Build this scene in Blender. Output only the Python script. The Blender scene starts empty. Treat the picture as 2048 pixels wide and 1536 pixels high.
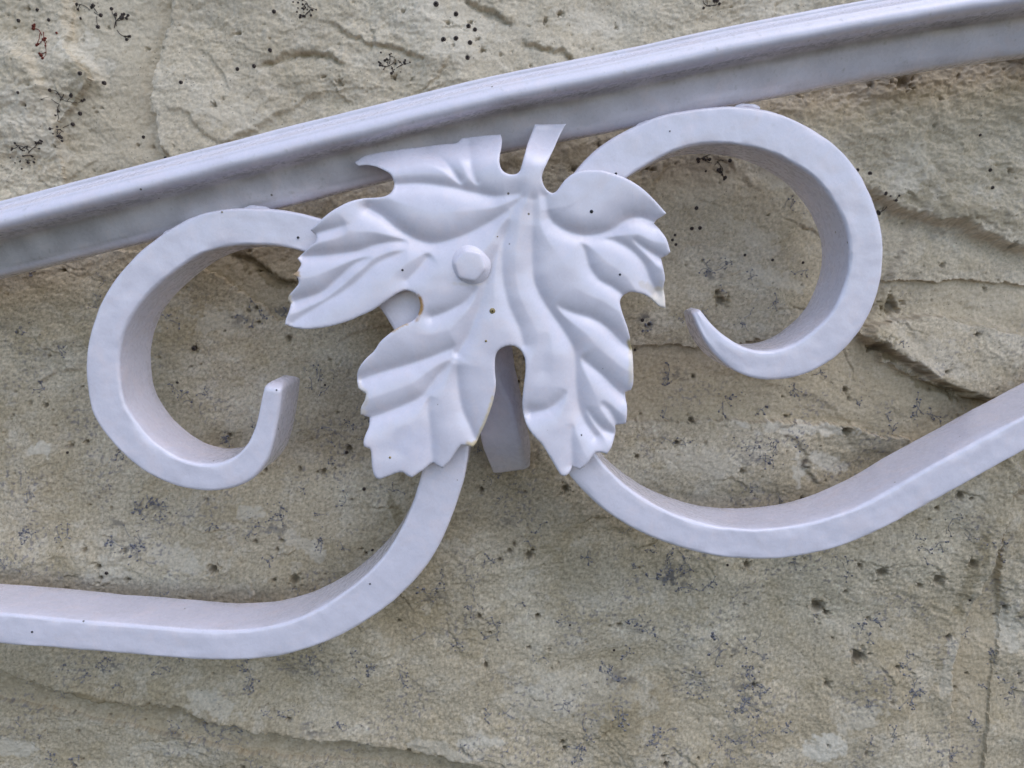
import bpy, bmesh, math, random
import numpy as np
from mathutils import Vector, Matrix
from mathutils.geometry import delaunay_2d_cdt

random.seed(7)
RNG = np.random.default_rng(11)
K = 0.00016                       # metres per photograph pixel at the front plane of the ironwork
W0, H0 = 2048, 1536
FOC = 1422.0                      # focal length in photograph pixels
PITCH = math.radians(9.5)
sc = bpy.context.scene
col = sc.collection

# ------------------------------------------------------------------ camera
cam_d = bpy.data.cameras.new("camera")
cam_d.sensor_width = 36.0
cam_d.lens = FOC / W0 * 36.0
cam_d.clip_start = 0.01
cam_d.clip_end = 100.0
cam = bpy.data.objects.new("camera", cam_d)
col.objects.link(cam)
CAM = Vector((0.0, -FOC * K * 1.0, 1.5))
cam.location = CAM
cam.rotation_euler = (math.pi / 2 - PITCH, 0, 0)
cam_d.dof.use_dof = True
cam_d.dof.focus_distance = FOC * K * 0.99
cam_d.dof.aperture_fstop = 36.0
sc.camera = cam
ROT = np.array(Matrix.Rotation(math.pi / 2 - PITCH, 3, 'X'))

# ------------------------------------------------------------------ world and sun
SUN_EL, SUN_AZ = math.radians(58), math.radians(135)   # azimuth clockwise from +Y: behind the camera, to the right
w = bpy.data.worlds.new("World")
sc.world = w
w.use_nodes = True
nt = w.node_tree
bg = nt.nodes["Background"]
sky = nt.nodes.new("ShaderNodeTexSky")
sky.sky_type = 'NISHITA'
sky.sun_disc = False
sky.sun_elevation = SUN_EL
sky.sun_rotation = SUN_AZ
sky.air_density = 1.0
sky.dust_density = 1.2
sky.ozone_density = 1.0
nt.links.new(sky.outputs[0], bg.inputs[0])
bg.inputs[1].default_value = 0.15
sun_d = bpy.data.lights.new("sun", 'SUN')
sun_d.energy = 0.5
sun_d.angle = math.radians(70)
sun_d.color = (1.0, 0.98, 0.95)
sun = bpy.data.objects.new("sun", sun_d)
col.objects.link(sun)
sd = Vector((math.sin(SUN_AZ) * math.cos(SUN_EL), math.cos(SUN_AZ) * math.cos(SUN_EL), math.sin(SUN_EL)))
sun.rotation_euler = sd.to_track_quat('Z', 'Y').to_euler()
sun.location = (0.5, -1, 3)
sc.view_settings.view_transform = 'Standard'
sc.view_settings.look = 'None'
sc.view_settings.exposure = 0.60
sc.view_settings.gamma = 1.0

# ------------------------------------------------------------------ pixel <-> plane mapping
def P(u, v, dep=0.0):
    """world points on the plane Y = dep*K seen at photograph pixel (u, v)"""
    u = np.asarray(u, float); v = np.asarray(v, float)
    d = np.stack([(u - W0 / 2) / FOC, (H0 / 2 - v) / FOC, -np.ones_like(u)], -1) @ ROT.T
    dep = np.broadcast_to(np.asarray(dep, float), u.shape)
    t = (dep * K - CAM[1]) / d[..., 1]
    return np.array(CAM) + d * t[..., None]

def UV(p):
    q = (np.asarray(p) - np.array(CAM)) @ ROT
    return W0 / 2 + FOC * q[..., 0] / -q[..., 2], H0 / 2 - FOC * q[..., 1] / -q[..., 2]

# ------------------------------------------------------------------ numpy noise
_TAB = {}
_ang = np.random.default_rng(1).random(4096).astype(np.float32) * 2 * np.pi
_GX, _GY = np.cos(_ang), np.sin(_ang)
def perlin(x, y, seed=0):
    gx, gy = _GX, _GY
    x = np.asarray(x, np.float32); y = np.asarray(y, np.float32)
    xi = np.floor(x).astype(np.int32); yi = np.floor(y).astype(np.int32)
    xf = x - xi; yf = y - yi
    sd = np.int32((seed * 7919) & 0x3fffff)
    def h(a, b):
        q = (a * np.int32(374761) + b * np.int32(668265) + sd)
        q = (q ^ (q >> 13)) * np.int32(12743)
        return (q ^ (q >> 11)) & 4095
    def g(a, b, fx, fy):
        k = h(a, b)
        return gx[k] * fx + gy[k] * fy
    uu = xf * xf * xf * (xf * (xf * 6 - 15) + 10); vv = yf * yf * yf * (yf * (yf * 6 - 15) + 10)
    a = g(xi, yi, xf, yf); b = g(xi + 1, yi, xf - 1, yf)
    c = g(xi, yi + 1, xf, yf - 1); d = g(xi + 1, yi + 1, xf - 1, yf - 1)
    return ((a + (b - a) * uu) + ((c + (d - c) * uu) - (a + (b - a) * uu)) * vv) * 1.5

def fbm(x, y, n=5, seed=0, gain=0.5, lac=2.03):
    s = 0; a = 1.0
    for i in range(n):
        s = s + a * perlin(x, y, seed + i * 17)
        x = x * lac + 3.7; y = y * lac + 1.9; a *= gain
    return s

def sstep(a, b, x):
    t = np.clip((x - a) / (b - a), 0, 1)
    return t * t * (3 - 2 * t)

def seg_dist(x, y, pts):
    """distance to a polyline, arc parameter 0..1, signed side (positive on the left in image terms = above for left-to-right)"""
    pts = np.asarray(pts, float)
    L = np.hypot(*np.diff(pts, axis=0).T); cum = np.concatenate([[0], np.cumsum(L)])
    best = np.full(x.shape, 1e9); par = np.zeros(x.shape); side = np.zeros(x.shape)
    for i in range(len(pts) - 1):
        a = pts[i]; d = pts[i + 1] - a
        t = np.clip(((x - a[0]) * d[0] + (y - a[1]) * d[1]) / (L[i] ** 2 + 1e-9), 0, 1)
        dx = x - a[0] - t * d[0]; dy = y - a[1] - t * d[1]
        q = np.hypot(dx, dy)
        m = q < best
        best = np.where(m, q, best); par = np.where(m, (cum[i] + t * L[i]) / cum[-1], par)
        side = np.where(m, np.sign(dx * d[1] - dy * d[0]), side)
    return best, par, side

def inpoly(x, y, poly):
    poly = np.asarray(poly, float); r = np.zeros(x.shape, bool)
    j = len(poly) - 1
    for i in range(len(poly)):
        xi, yi = poly[i]; xj, yj = poly[j]
        c = ((yi > y) != (yj > y)) & (x < (xj - xi) * (y - yi) / (yj - yi + 1e-12) + xi)
        r ^= c; j = i
    return r

def catmull(pts, step=6.0, closed=False):
    pts = np.asarray(pts, float); n = len(pts); out = []
    rng = range(n if closed else n - 1)
    for i in rng:
        if closed:
            p0, p1, p2, p3 = pts[i - 1], pts[i], pts[(i + 1) % n], pts[(i + 2) % n]
        else:
            p0, p1, p2, p3 = pts[max(i - 1, 0)], pts[i], pts[i + 1], pts[min(i + 2, n - 1)]
        k = max(1, int(round(np.hypot(*(p2 - p1)[:2]) / step)))
        for q in range(k):
            t = q / k
            out.append(0.5 * ((2 * p1) + (-p0 + p2) * t + (2 * p0 - 5 * p1 + 4 * p2 - p3) * t * t + (-p0 + 3 * p1 - 3 * p2 + p3) * t ** 3))
    if not closed:
        out.append(pts[-1])
    return np.array(out)

# ------------------------------------------------------------------ object helpers
def np_mesh(name, verts, faces, mat, parent=None, colour=None, smooth=True, kind=None):
    me = bpy.data.meshes.new(name)
    verts = np.asarray(verts, np.float32)
    if isinstance(faces, np.ndarray):
        n, k = faces.shape
        me.vertices.add(len(verts)); me.vertices.foreach_set("co", verts.ravel())
        me.loops.add(n * k); me.loops.foreach_set("vertex_index", faces.ravel().astype(np.int32))
        me.polygons.add(n)
        me.polygons.foreach_set("loop_start", np.arange(0, n * k, k, dtype=np.int32))
        me.update(calc_edges=True)
    else:
        me.from_pydata([tuple(v) for v in verts], [], faces); me.update()
    if smooth:
        me.polygons.foreach_set("use_smooth", np.ones(len(me.polygons), bool))
    if colour is not None:
        a = me.color_attributes.new("tint", 'FLOAT_COLOR', 'POINT')
        c = np.ones((len(verts), 4), np.float32); c[:, :colour.shape[1]] = colour
        a.data.foreach_set("color", c.ravel())
    me.materials.append(mat)
    me.validate()
    o = bpy.data.objects.new(name, me)
    col.objects.link(o)
    if parent is not None:
        o.parent = parent
        o.matrix_parent_inverse = parent.matrix_world.inverted() if parent.type != 'EMPTY' else Matrix.Translation(-parent.location)
    if kind: o["kind"] = kind
    return o

def empty(name, loc, label, cat):
    o = bpy.data.objects.new(name, None); col.objects.link(o)
    o.location = loc; o.empty_display_size = 0.02
    o["label"] = label; o["category"] = cat
    return o

# ------------------------------------------------------------------ materials
def new_mat(name):
    m = bpy.data.materials.new(name); m.use_nodes = True
    n = m.node_tree
    return m, n, n.nodes["Principled BSDF"]

def N(n, t, **kw):
    x = n.nodes.new(t)
    for k, v in kw.items():
        if k in x.inputs: x.inputs[k].default_value = v
        else: setattr(x, k, v)
    return x

def ramp(n, src, stops):
    r = n.nodes.new("ShaderNodeValToRGB")
    el = r.color_ramp.elements
    while len(el) < len(stops): el.new(0.5)
    for e, (p, c) in zip(el, stops):
        e.position = p; e.color = (*c, 1) if len(c) == 3 else c
    n.links.new(src, r.inputs[0])
    return r

PAINT = (0.86, 0.80, 0.87)
def paint_material(name, base=PAINT, lump=1.0, tinted=False, dirt=0.5):
    m, n, b = new_mat(name)
    L = n.links.new
    tc = N(n, "ShaderNodeTexCoord")
    n1 = N(n, "ShaderNodeTexNoise", Scale=55.0, Detail=3.0, Roughness=0.55); L(tc.outputs["Object"], n1.inputs["Vector"])
    n2 = N(n, "ShaderNodeTexNoise", Scale=420.0, Detail=4.0, Roughness=0.6); L(tc.outputs["Object"], n2.inputs["Vector"])
    n3 = N(n, "ShaderNodeTexNoise", Scale=1700.0, Detail=3.0, Roughness=0.6); L(tc.outputs["Object"], n3.inputs["Vector"])
    # faint uneven paint tone, a little grime in soft patches
    n4 = N(n, "ShaderNodeTexNoise", Scale=120.0, Detail=5.0, Roughness=0.65, Distortion=0.6); L(tc.outputs["Object"], n4.inputs["Vector"])
    c1 = ramp(n, n4.outputs[0], [(0.32, (base[0] * 0.94, base[1] * 0.945, base[2] * 0.95)), (0.48, (base[0] * 0.965, base[1] * 0.985, base[2] * 1.0)), (0.66, (base[0] * 1.02, base[1] * 1.0, base[2] * 0.985))])
    dn = ramp(n, n2.outputs[0], [(0.60, (0, 0, 0)), (0.78, (1, 1, 1))])
    mx = N(n, "ShaderNodeMix", data_type='RGBA'); mf = N(n, "ShaderNodeMath", operation='MULTIPLY'); mf.inputs[1].default_value = 0.5 * dirt
    L(dn.outputs[0], mf.inputs[0]); L(mf.outputs[0], mx.inputs[0]); L(c1.outputs[0], mx.inputs[6]); mx.inputs[7].default_value = (0.46, 0.44, 0.42, 1)
    last = mx.outputs[2]
    # pin-head specks
    vo = N(n, "ShaderNodeTexVoronoi", Scale=170.0); L(tc.outputs["Object"], vo.inputs["Vector"])
    sp = ramp(n, vo.outputs["Distance"], [(0.045, (1, 1, 1)), (0.075, (0, 0, 0))])
    pick = N(n, "ShaderNodeMath", operation='GREATER_THAN'); sepv = N(n, "ShaderNodeSeparateColor"); L(vo.outputs["Color"], sepv.inputs[0]); L(sepv.outputs[0], pick.inputs[0]); pick.inputs[1].default_value = 0.80
    pm = N(n, "ShaderNodeMath", operation='MULTIPLY'); L(sp.outputs[0], pm.inputs[0]); L(pick.outputs[0], pm.inputs[1])
    mx2 = N(n, "ShaderNodeMix", data_type='RGBA'); L(pm.outputs[0], mx2.inputs[0]); L(last, mx2.inputs[6]); mx2.inputs[7].default_value = (0.16, 0.13, 0.10, 1)
    last = mx2.outputs[2]
    if tinted:
        at = N(n, "ShaderNodeVertexColor", layer_name="tint")
        mu = N(n, "ShaderNodeMix", data_type='RGBA', blend_type='MULTIPLY'); mu.inputs[0].default_value = 1.0
        L(last, mu.inputs[6]); L(at.outputs[0], mu.inputs[7]); last = mu.outputs[2]
    L(last, b.inputs["Base Color"])
    b.inputs["Roughness"].default_value = 0.36
    b.inputs["Specular IOR Level"].default_value = 0.5
    rr = ramp(n, n2.outputs[0], [(0.3, (0.20,) * 3), (0.7, (0.36,) * 3)]); L(rr.outputs[0], b.inputs["Roughness"])
    b1 = N(n, "ShaderNodeBump", Strength=0.30 * lump, Distance=0.0016); L(n1.outputs[0], b1.inputs["Height"])
    b2 = N(n, "ShaderNodeBump", Strength=0.22 * lump, Distance=0.00035); L(n2.outputs[0], b2.inputs["Height"]); L(b1.outputs[0], b2.inputs["Normal"])
    b3 = N(n, "ShaderNodeBump", Strength=0.05 * lump, Distance=0.00008); L(n3.outputs[0], b3.inputs["Height"]); L(b2.outputs[0], b3.inputs["Normal"])
    L(b3.outputs[0], b.inputs["Normal"])
    b.inputs["Coat Weight"].default_value = 0.5; b.inputs["Coat Roughness"].default_value = 0.18
    return m

M_BAR = paint_material("white_paint_on_forged_bar", lump=1.0)
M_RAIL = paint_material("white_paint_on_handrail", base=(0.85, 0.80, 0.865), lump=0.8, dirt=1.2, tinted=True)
M_LEAF = paint_material("white_paint_on_leaf", lump=0.16, tinted=True, dirt=0.25)

def stone_material():
    m, n, b = new_mat("rough_limestone")
    L = n.links.new
    tc = N(n, "ShaderNodeTexCoord")
    at = N(n, "ShaderNodeVertexColor", layer_name="tint")
    n1 = N(n, "ShaderNodeTexNoise", Scale=900.0, Detail=6.0, Roughness=0.7); L(tc.outputs["Object"], n1.inputs["Vector"])
    n2 = N(n, "ShaderNodeTexNoise", Scale=2600.0, Detail=4.0, Roughness=0.7); L(tc.outputs["Object"], n2.inputs["Vector"])
    g = ramp(n, n1.outputs[0], [(0.30, (0.82, 0.80, 0.76)), (0.52, (1.0, 1.0, 1.0)), (0.75, (1.10, 1.10, 1.09))])
    mu = N(n, "ShaderNodeMix", data_type='RGBA', blend_type='MULTIPLY'); mu.inputs[0].default_value = 1.0
    L(at.outputs[0], mu.inputs[6]); L(g.outputs[0], mu.inputs[7])
    # tiny dark grains
    vo = N(n, "ShaderNodeTexVoronoi", Scale=620.0); L(tc.outputs["Object"], vo.inputs["Vector"])
    sp = ramp(n, vo.outputs["Distance"], [(0.06, (1, 1, 1)), (0.17, (0, 0, 0))])
    sepv = N(n, "ShaderNodeSeparateColor"); L(vo.outputs["Color"], sepv.inputs[0])
    pick = N(n, "ShaderNodeMath", operation='GREATER_THAN'); L(sepv.outputs[1], pick.inputs[0]); pick.inputs[1].default_value = 0.72
    pm = N(n, "ShaderNodeMath", operation='MULTIPLY'); L(sp.outputs[0], pm.inputs[0]); L(pick.outputs[0], pm.inputs[1])
    pm2 = N(n, "ShaderNodeMath", operation='MULTIPLY'); L(pm.outputs[0], pm2.inputs[0]); pm2.inputs[1].default_value = 0.75
    mx2 = N(n, "ShaderNodeMix", data_type='RGBA'); L(pm2.outputs[0], mx2.inputs[0]); L(mu.outputs[2], mx2.inputs[6]); mx2.inputs[7].default_value = (0.09, 0.08, 0.075, 1)
    L(mx2.outputs[2], b.inputs["Base Color"])
    b.inputs["Roughness"].default_value = 0.95
    b.inputs["Specular IOR Level"].default_value = 0.15
    b1 = N(n, "ShaderNodeBump", Strength=0.6, Distance=0.00026); L(n1.outputs[0], b1.inputs["Height"])
    b2 = N(n, "ShaderNodeBump", Strength=0.3, Distance=0.0001); L(n2.outputs[0], b2.inputs["Height"]); L(b1.outputs[0], b2.inputs["Normal"])
    L(b2.outputs[0], b.inputs["Normal"])
    return m
M_STONE = stone_material()

def plain(name, c, rough=0.8):
    m, n, b = new_mat(name)
    tc = N(n, "ShaderNodeTexCoord")
    n1 = N(n, "ShaderNodeTexNoise", Scale=1500.0, Detail=3.0); n.links.new(tc.outputs["Object"], n1.inputs["Vector"])
    r = ramp(n, n1.outputs[0], [(0.3, tuple(x * 0.7 for x in c)), (0.7, tuple(min(1, x * 1.25) for x in c))])
    n.links.new(r.outputs[0], b.inputs["Base Color"]); b.inputs["Roughness"].default_value = rough
    return m
M_DARK = plain("dried_tendril_brown_black", (0.075, 0.058, 0.05))
M_RED = plain("dried_tendril_rust_red", (0.17, 0.03, 0.015))
M_GREY = plain("dried_tendril_blue_grey", (0.24, 0.232, 0.255))
M_SPECK = plain("rust_speck", (0.33, 0.25, 0.11), 0.5)
M_SPOT = plain("dark_speck", (0.03, 0.03, 0.035), 0.5)

# ================================================================== STONE WALL
WALL_DEP = 250.0
Z_WALL = WALL_DEP * K
def axis(lo, hi, step, far_lo, far_hi):
    core = np.arange(lo, hi + step, step)
    a = [core[0]]; s = step
    while a[-1] > far_lo: s *= 1.13; a.append(a[-1] - s)
    b = [core[-1]]; s = step
    while b[-1] < far_hi: s *= 1.13; b.append(b[-1] + s)
    return np.concatenate([a[:0:-1], core, b[1:]])
c_tl = P(0, 0, WALL_DEP); c_tr = P(W0, 0, WALL_DEP); c_bl = P(0, H0, WALL_DEP); c_br = P(W0, H0, WALL_DEP)
xlo = min(c_tl[0], c_bl[0]) / K - 25; xhi = -xlo
zlo = (c_bl[2] - CAM[2]) / K - 25; zhi = (c_tl[2] - CAM[2]) / K + 25
XS = axis(xlo, xhi, 2.15, xlo - 2200, xhi + 2200)
ZS = axis(zlo, zhi, 2.15, zlo - 1800, zhi + 1800)
GX, GZ = np.meshgrid(XS, ZS)
pw = np.stack([GX * K, np.full(GX.shape, Z_WALL), GZ * K + CAM[2]], -1)
U, V = UV(pw)

# warp so that traced edges look broken
wu = U + 10 * fbm(U / 70, V / 70, 4, 900); wv = V + 10 * fbm(U / 70, V / 70, 4, 950)
wu2 = U + 3.5 * fbm(U / 14, V / 14, 3, 970) + 5 * fbm(U / 45, V / 45, 2, 977)
wv2 = V + 3.5 * fbm(U / 14, V / 14, 3, 990) + 5 * fbm(U / 45, V / 45, 2, 997)

H = 21 * fbm(U / 620, V / 520, 3, 1)
H += 11 * fbm(wu / 210, wv / 170, 3, 20, 0.45)
rough = 0.55 + 0.45 * sstep(-0.3, 0.5, fbm(U / 260, V / 220, 2, 60))       # how broken the face is
rough = np.where(U > 1500, rough + 0.6 * sstep(1450, 1700, U) * (1 - sstep(430, 520, V)), rough)
rough = rough + 0.35 * (1 - sstep(150, 260, U)) * (1 - sstep(350, 450, V))
# flaky terraces: broken conchoidal chips
t1 = fbm(wu2 / 165, wv2 / 120, 4, 200, 0.38)
H += rough * 4.6 * (np.floor(t1 * 4.2) + sstep(0.72, 1.0, (t1 * 4.2) % 1.0)) * 0.5
t2 = fbm(wu2 / 42 + 0.5 * wv2 / 45, wv2 / 34, 4, 260)
H += np.maximum(rough - 0.45, 0.1) * 1.7 * (np.floor(t2 * 4) + sstep(0.6, 1.0, (t2 * 4) % 1.0)) * 0.6
H += rough * 1.3 * (1 - np.abs(fbm(U / 40, V / 30, 3, 300)) * 2)
H += rough * 1.5 * fbm(U / 17, V / 13, 4, 330, 0.62)
H += 0.55 * fbm(U / 5.5, V / 5.0, 3, 370, 0.7)

def scarp(pts, amp, width=6.0, reach=120.0, endfade=0.12, high=1, under=0.0):
    """a broken edge: the side 'high' (+1 = above a left-to-right line) stands amp px proud, easing back over reach"""
    global H
    d, t, s = seg_dist(wu2, wv2, pts)
    f = sstep(0, endfade, t) * (1 - sstep(1 - endfade, 1, t)) if endfade > 0 else 1.0
    sdv = d * s * high
    up = sstep(-width, width * 0.6, sdv) * np.exp(-np.maximum(sdv, 0) / reach)
    dn = np.exp(-((sdv + width * 1.4) / (width * 1.6)) ** 2)
    H = H + f * amp * up - f * under * dn

S1 = [(-400, 1230), (-60, 1310), (100, 1352), (200, 1385), (370, 1398), (470, 1432), (520, 1445), (700, 1468), (870, 1496), (1050, 1530), (1300, 1580)]
S2 = [(1705, 668), (1780, 705), (1850, 752), (1920, 784), (1960, 795), (2060, 812), (2300, 840)]
S2T = [(1700, 655), (1850, 628), (1960, 640), (2060, 680), (2300, 720)]
S3 = [(2060, 940), (2010, 990), (1990, 1080), (1945, 1200), (1905, 1290), (1892, 1400), (1880, 1600)]
S4 = [(1500, 330), (1640, 350), (1740, 385), (1800, 425), (1900, 445), (2050, 505), (2300, 560)]
S8 = [(352, -60), (345, 40), (330, 90), (312, 150), (310, 210), (322, 285), (360, 350)]
S9 = [(118, -60), (125, 40), (140, 100), (190, 140), (215, 190)]
S10 = [(20, 90), (70, 130), (98, 190), (112, 250), (122, 330)]
scarp(S1, 46, 4, 260, 0.0, 1, 30)
scarp(S2, 40, 6, 170, 0.04, 1, 9)
scarp(S2T, 12, 7, 60, 0.1, -1, 3)
scarp(S3, 34, 9, 220, 0.03, -1, 0)
scarp(S4, 34, 12, 150, 0.1, 1, 10)
scarp(S8, 32, 9, 190, 0.03, 1, 8)
scarp(S9, 10, 10, 60, 0.15, -1, 5)
scarp(S10, 14, 10, 80, 0.15, -1, 3)
scarp([(505, 136), (540, 124), (575, 110), (620, 104), (660, 112), (705, 133)], 7, 3.5, 40, 0.2, 1, 9)
scarp([(650, 38), (700, 68), (740, 85), (785, 97), (830, 112), (872, 128)], 7, 3.5, 35, 0.2, 1, 5)
scarp([(915, -5), (950, 8), (1000, 34), (1030, 58)], 10, 4, 40, 0.2, 1, 7)
scarp([(1035, 75), (1080, 95), (1120, 100), (1160, 132)], 8, 4, 40, 0.2, 1, 6)
scarp([(395, 95), (430, 120), (450, 150), (466, 190)], 5, 4, 30, 0.25, 1, 2)
scarp([(325, 215), (380, 225), (430, 280), (500, 292)], 5, 6, 40, 0.2, 1, 3)
scarp([(440, 500), (490, 508), (520, 528), (560, 560), (610, 575)], 12, 4, 40, 0.2, 1, 10)
scarp([(1185, 852), (1270, 842), (1380, 834), (1470, 838), (1700, 846), (1760, 880)], 9, 6, 90, 0.12, -1, 0)
scarp([(1560, 862), (1600, 890), (1615, 905), (1605, 930), (1640, 968)], 6, 4, 30, 0.2, 1, 4)
scarp([(1130, 845), (1060, 840), (980, 810), (900, 800)], 5, 7, 70, 0.2, 1, 0)
scarp([(380, 700), (450, 690), (520, 660), (610, 650)], 6, 8, 60, 0.2, 1, 0)
scarp([(0, 1150), (120, 1110), (260, 1120), (330, 1170)], 6, 7, 60, 0.2, 1, 0)
scarp([(60, 770), (110, 745), (170, 735)], 6, 5, 40, 0.2, 1, 3)
scarp([(1560, 340), (1620, 380), (1650, 440)], 7, 5, 40, 0.2, 1, 2)
scarp([(1320, 320), (1312, 355), (1290, 370)], 5, 3, 25, 0.2, -1, 4)
scarp([(1330, 730), (1500, 750), (1640, 800), (1720, 850)], 6, 8, 60, 0.2, 1, 0)
scarp([(1400, 560), (1480, 570), (1560, 600), (1600, 640)], 5, 6, 50, 0.2, -1, 0)
scarp([(2006, 1010), (2003, 1080), (2000, 1150), (2030, 1260)], 7, 8, 60, 0.1, 1, 3)
scarp([(660, 690), (720, 660), (800, 640)], 5, 4, 40, 0.2, 1, 3)
def microscarp(pts, amp, width, reach):
    global H
    p = np.array(pts); r = reach * 3 + 20
    mm = (U > p[:, 0].min() - r) & (U < p[:, 0].max() + r) & (V > p[:, 1].min() - r) & (V < p[:, 1].max() + r)
    i_ = np.where(mm.any(1))[0]; j_ = np.where(mm.any(0))[0]
    if len(i_) < 2 or len(j_) < 2: return
    S_ = np.s_[i_[0]:i_[-1] + 1, j_[0]:j_[-1] + 1]
    d, t, sg = seg_dist(wu2[S_], wv2[S_], pts)
    f = sstep(0, 0.25, t) * (1 - sstep(0.75, 1, t)); q = d * sg
    H[S_] += f * (amp * sstep(-width, width * 0.6, q) * np.exp(-np.maximum(q, 0) / reach) - amp * 0.7 * np.exp(-((q + width) / (width * 1.1)) ** 2))
rc = np.random.default_rng(77)
for _ in range(170):
    u_, v_ = rc.uniform(-40, 2090), rc.uniform(-40, 1580)
    a_ = rc.normal(0.12, 0.55); L_ = rc.uniform(25, 110); cv = rc.normal(0, 0.35); pl = [(u_, v_)]
    for _q in range(4):
        a_ += cv + rc.normal(0, 0.2); pl.append((pl[-1][0] + math.cos(a_) * L_ / 4, pl[-1][1] + math.sin(a_) * L_ / 4))
    microscarp(pl, rc.uniform(1.6, 5.0), rc.uniform(1.6, 3.2), rc.uniform(9, 30))
# recesses of the mortar joints
MORT_TL = [(140, -200), (345, -200), (352, 0), (325, 100), (310, 200), (325, 300), (350, 420), (600, 470), (700, 640), (560, 640), (380, 520), (120, 480), (120, 330), (112, 250), (190, 160), (135, 100)]
MORT_MID = [(1040, 740), (1200, 690), (1420, 690), (1640, 660), (1760, 560), (1960, 560), (2400, 600), (2400, 720), (2060, 678), (1850, 628), (1700, 655), (1760, 720), (1860, 770), (1960, 800), (2400, 860), (2400, 930), (2060, 900), (1760, 872), (1690, 846), (1470, 838), (1270, 842), (1180, 852), (1060, 840)]
MORT_R = [(2060, 900), (2010, 990), (1990, 1080), (1945, 1200), (1905, 1290), (1892, 1400), (1878, 1650), (1960, 1650), (1985, 1400), (2010, 1260), (2000, 1150), (2004, 1010), (2100, 960)]
MORT_B = [(-500, 1215), (-60, 1305), (100, 1350), (200, 1385), (370, 1398), (470, 1432), (520, 1445), (700, 1468), (870, 1496), (1050, 1530), (1400, 1590), (1400, 1640), (1000, 1575), (800, 1535), (500, 1500), (250, 1450), (0, 1400), (-500, 1290)]
mort = np.zeros(U.shape, bool)
for q in (MORT_TL, MORT_MID, MORT_R, MORT_B):
    mort |= inpoly(wu2, wv2, q)
# smear marks in the pointing
H = np.where(mort, H * 0.72 - 11 + 0.7 * fbm(U / 46, (V + 0.12 * U) / 12, 4, 420, 0.6) + 0.7 * fbm(U / 8, V / 7, 2, 430), H)

# holes and pits
nc2 = U.shape[1] // 2
PITM = np.zeros(U.shape)
def pit(u, v, r, depth, sq=1.0):
    i0 = int(np.argmin(np.abs(V[:, nc2] - v))); row = U[i0]; j0 = int(np.argmin(np.abs(row - u))); k = int(r * 2.2 / 1.7) + 3
    S_ = np.s_[max(i0 - k, 0):i0 + k, max(j0 - k, 0):j0 + k]
    d2 = ((U[S_] - u) ** 2 + ((V[S_] - v) * sq) ** 2) / r ** 2
    H[S_] -= depth * np.exp(-(d2 * np.clip(1 + 1.3 * fbm(U[S_] / (r * 0.9), V[S_] / (r * 0.9), 3, int(u) % 97), 0.25, 4)) ** 2 * 0.9)
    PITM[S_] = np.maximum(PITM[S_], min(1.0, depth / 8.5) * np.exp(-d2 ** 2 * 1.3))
for (u, v, r, dp) in [(432, 1133, 9, 14), (1130, 972, 8, 12), (1058, 1108, 9, 9), (1637, 1214, 13, 12), (1712, 1308, 13, 9), (1650, 1362, 7, 8),
                      (388, 697, 6, 10), (214, 1146, 5, 8), (1686, 858, 9, 12), (1783, 612, 16, 14), (1800, 168, 14, 14), (1932, 1118, 8, 8), (1868, 1152, 12, 10),
                      (1756, 1138, 12, 8), (697, 899, 8, 8), (1325, 1508, 6, 8), (1440, 600, 10, 14), (1434, 585, 6, 12), (594, 1153, 10, 8), (1008, 1530, 6, 8),
                      (1908, 985, 8, 8), (1745, 690, 12, 14), (1494, 1130, 8, 9)]:
    pit(u, v, r * 0.9, dp * 1.2)
rs = np.random.default_rng(5)
for i in range(850):
    r_ = 1.9 + 4.0 * rs.random() ** 3
    pit(rs.uniform(-60, 2110), rs.uniform(-60, 1600), r_, r_ * rs.uniform(1.2, 2.6), rs.uniform(0.7, 1.7))

# ---- albedo of the stone (its own colours, stains and lichens, plus painted light and shade)
def mixc(c, tgt, m):
    return c + (np.asarray(tgt) - c) * m[..., None]
base = np.zeros(U.shape + (3,)); base[:] = (0.50, 0.445, 0.340)
f1 = fbm(U / 330, V / 260, 4, 500)
base = mixc(base, (0.565, 0.515, 0.410), sstep(0.0, 0.6, f1))
base = mixc(base, (0.42, 0.360, 0.255), sstep(0.05, 0.7, -f1) * 0.75)
f2 = fbm(U / 90, V / 70, 5, 520, 0.6)
base = mixc(base, (0.60, 0.56, 0.475), sstep(0.25, 0.65, f2) * 0.45)
base = mixc(base, (0.39, 0.33, 0.215), sstep(0.25, 0.75, -f2) * 0.45)
f3 = fbm(U / 55 , V / 38, 5, 560, 0.6)
base = mixc(base, (0.63, 0.60, 0.53), sstep(0.42, 0.60, f3) * 0.28)
# patchy darker veil, stronger toward the lower half
f4 = fbm(U / 200, V / 150, 4, 600)
base = mixc(base, (0.42, 0.372, 0.275), sstep(-0.2, 0.5, f4) * (0.12 + 0.35 * sstep(300, 900, V)) )
# fine speckle
f5 = fbm(U / 7, V / 6, 3, 640, 0.8)
base = base * (1 + 0.27 * f5)[..., None]
f6 = perlin(U / 4.2, V / 4.2, 680)
base = mixc(base, (0.20, 0.18, 0.15), sstep(0.55, 0.8, f6) * 0.5)
# mortar is sandier and more uniform
f7 = perlin(U / 2.9, V / 2.9, 690); base = mixc(base, (0.11, 0.095, 0.08), sstep(0.62, 0.80, f7) * 0.7)
base = np.where(mort[..., None], mixc(base, (0.47, 0.41, 0.30), np.full(U.shape, 0.5)), base)
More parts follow.
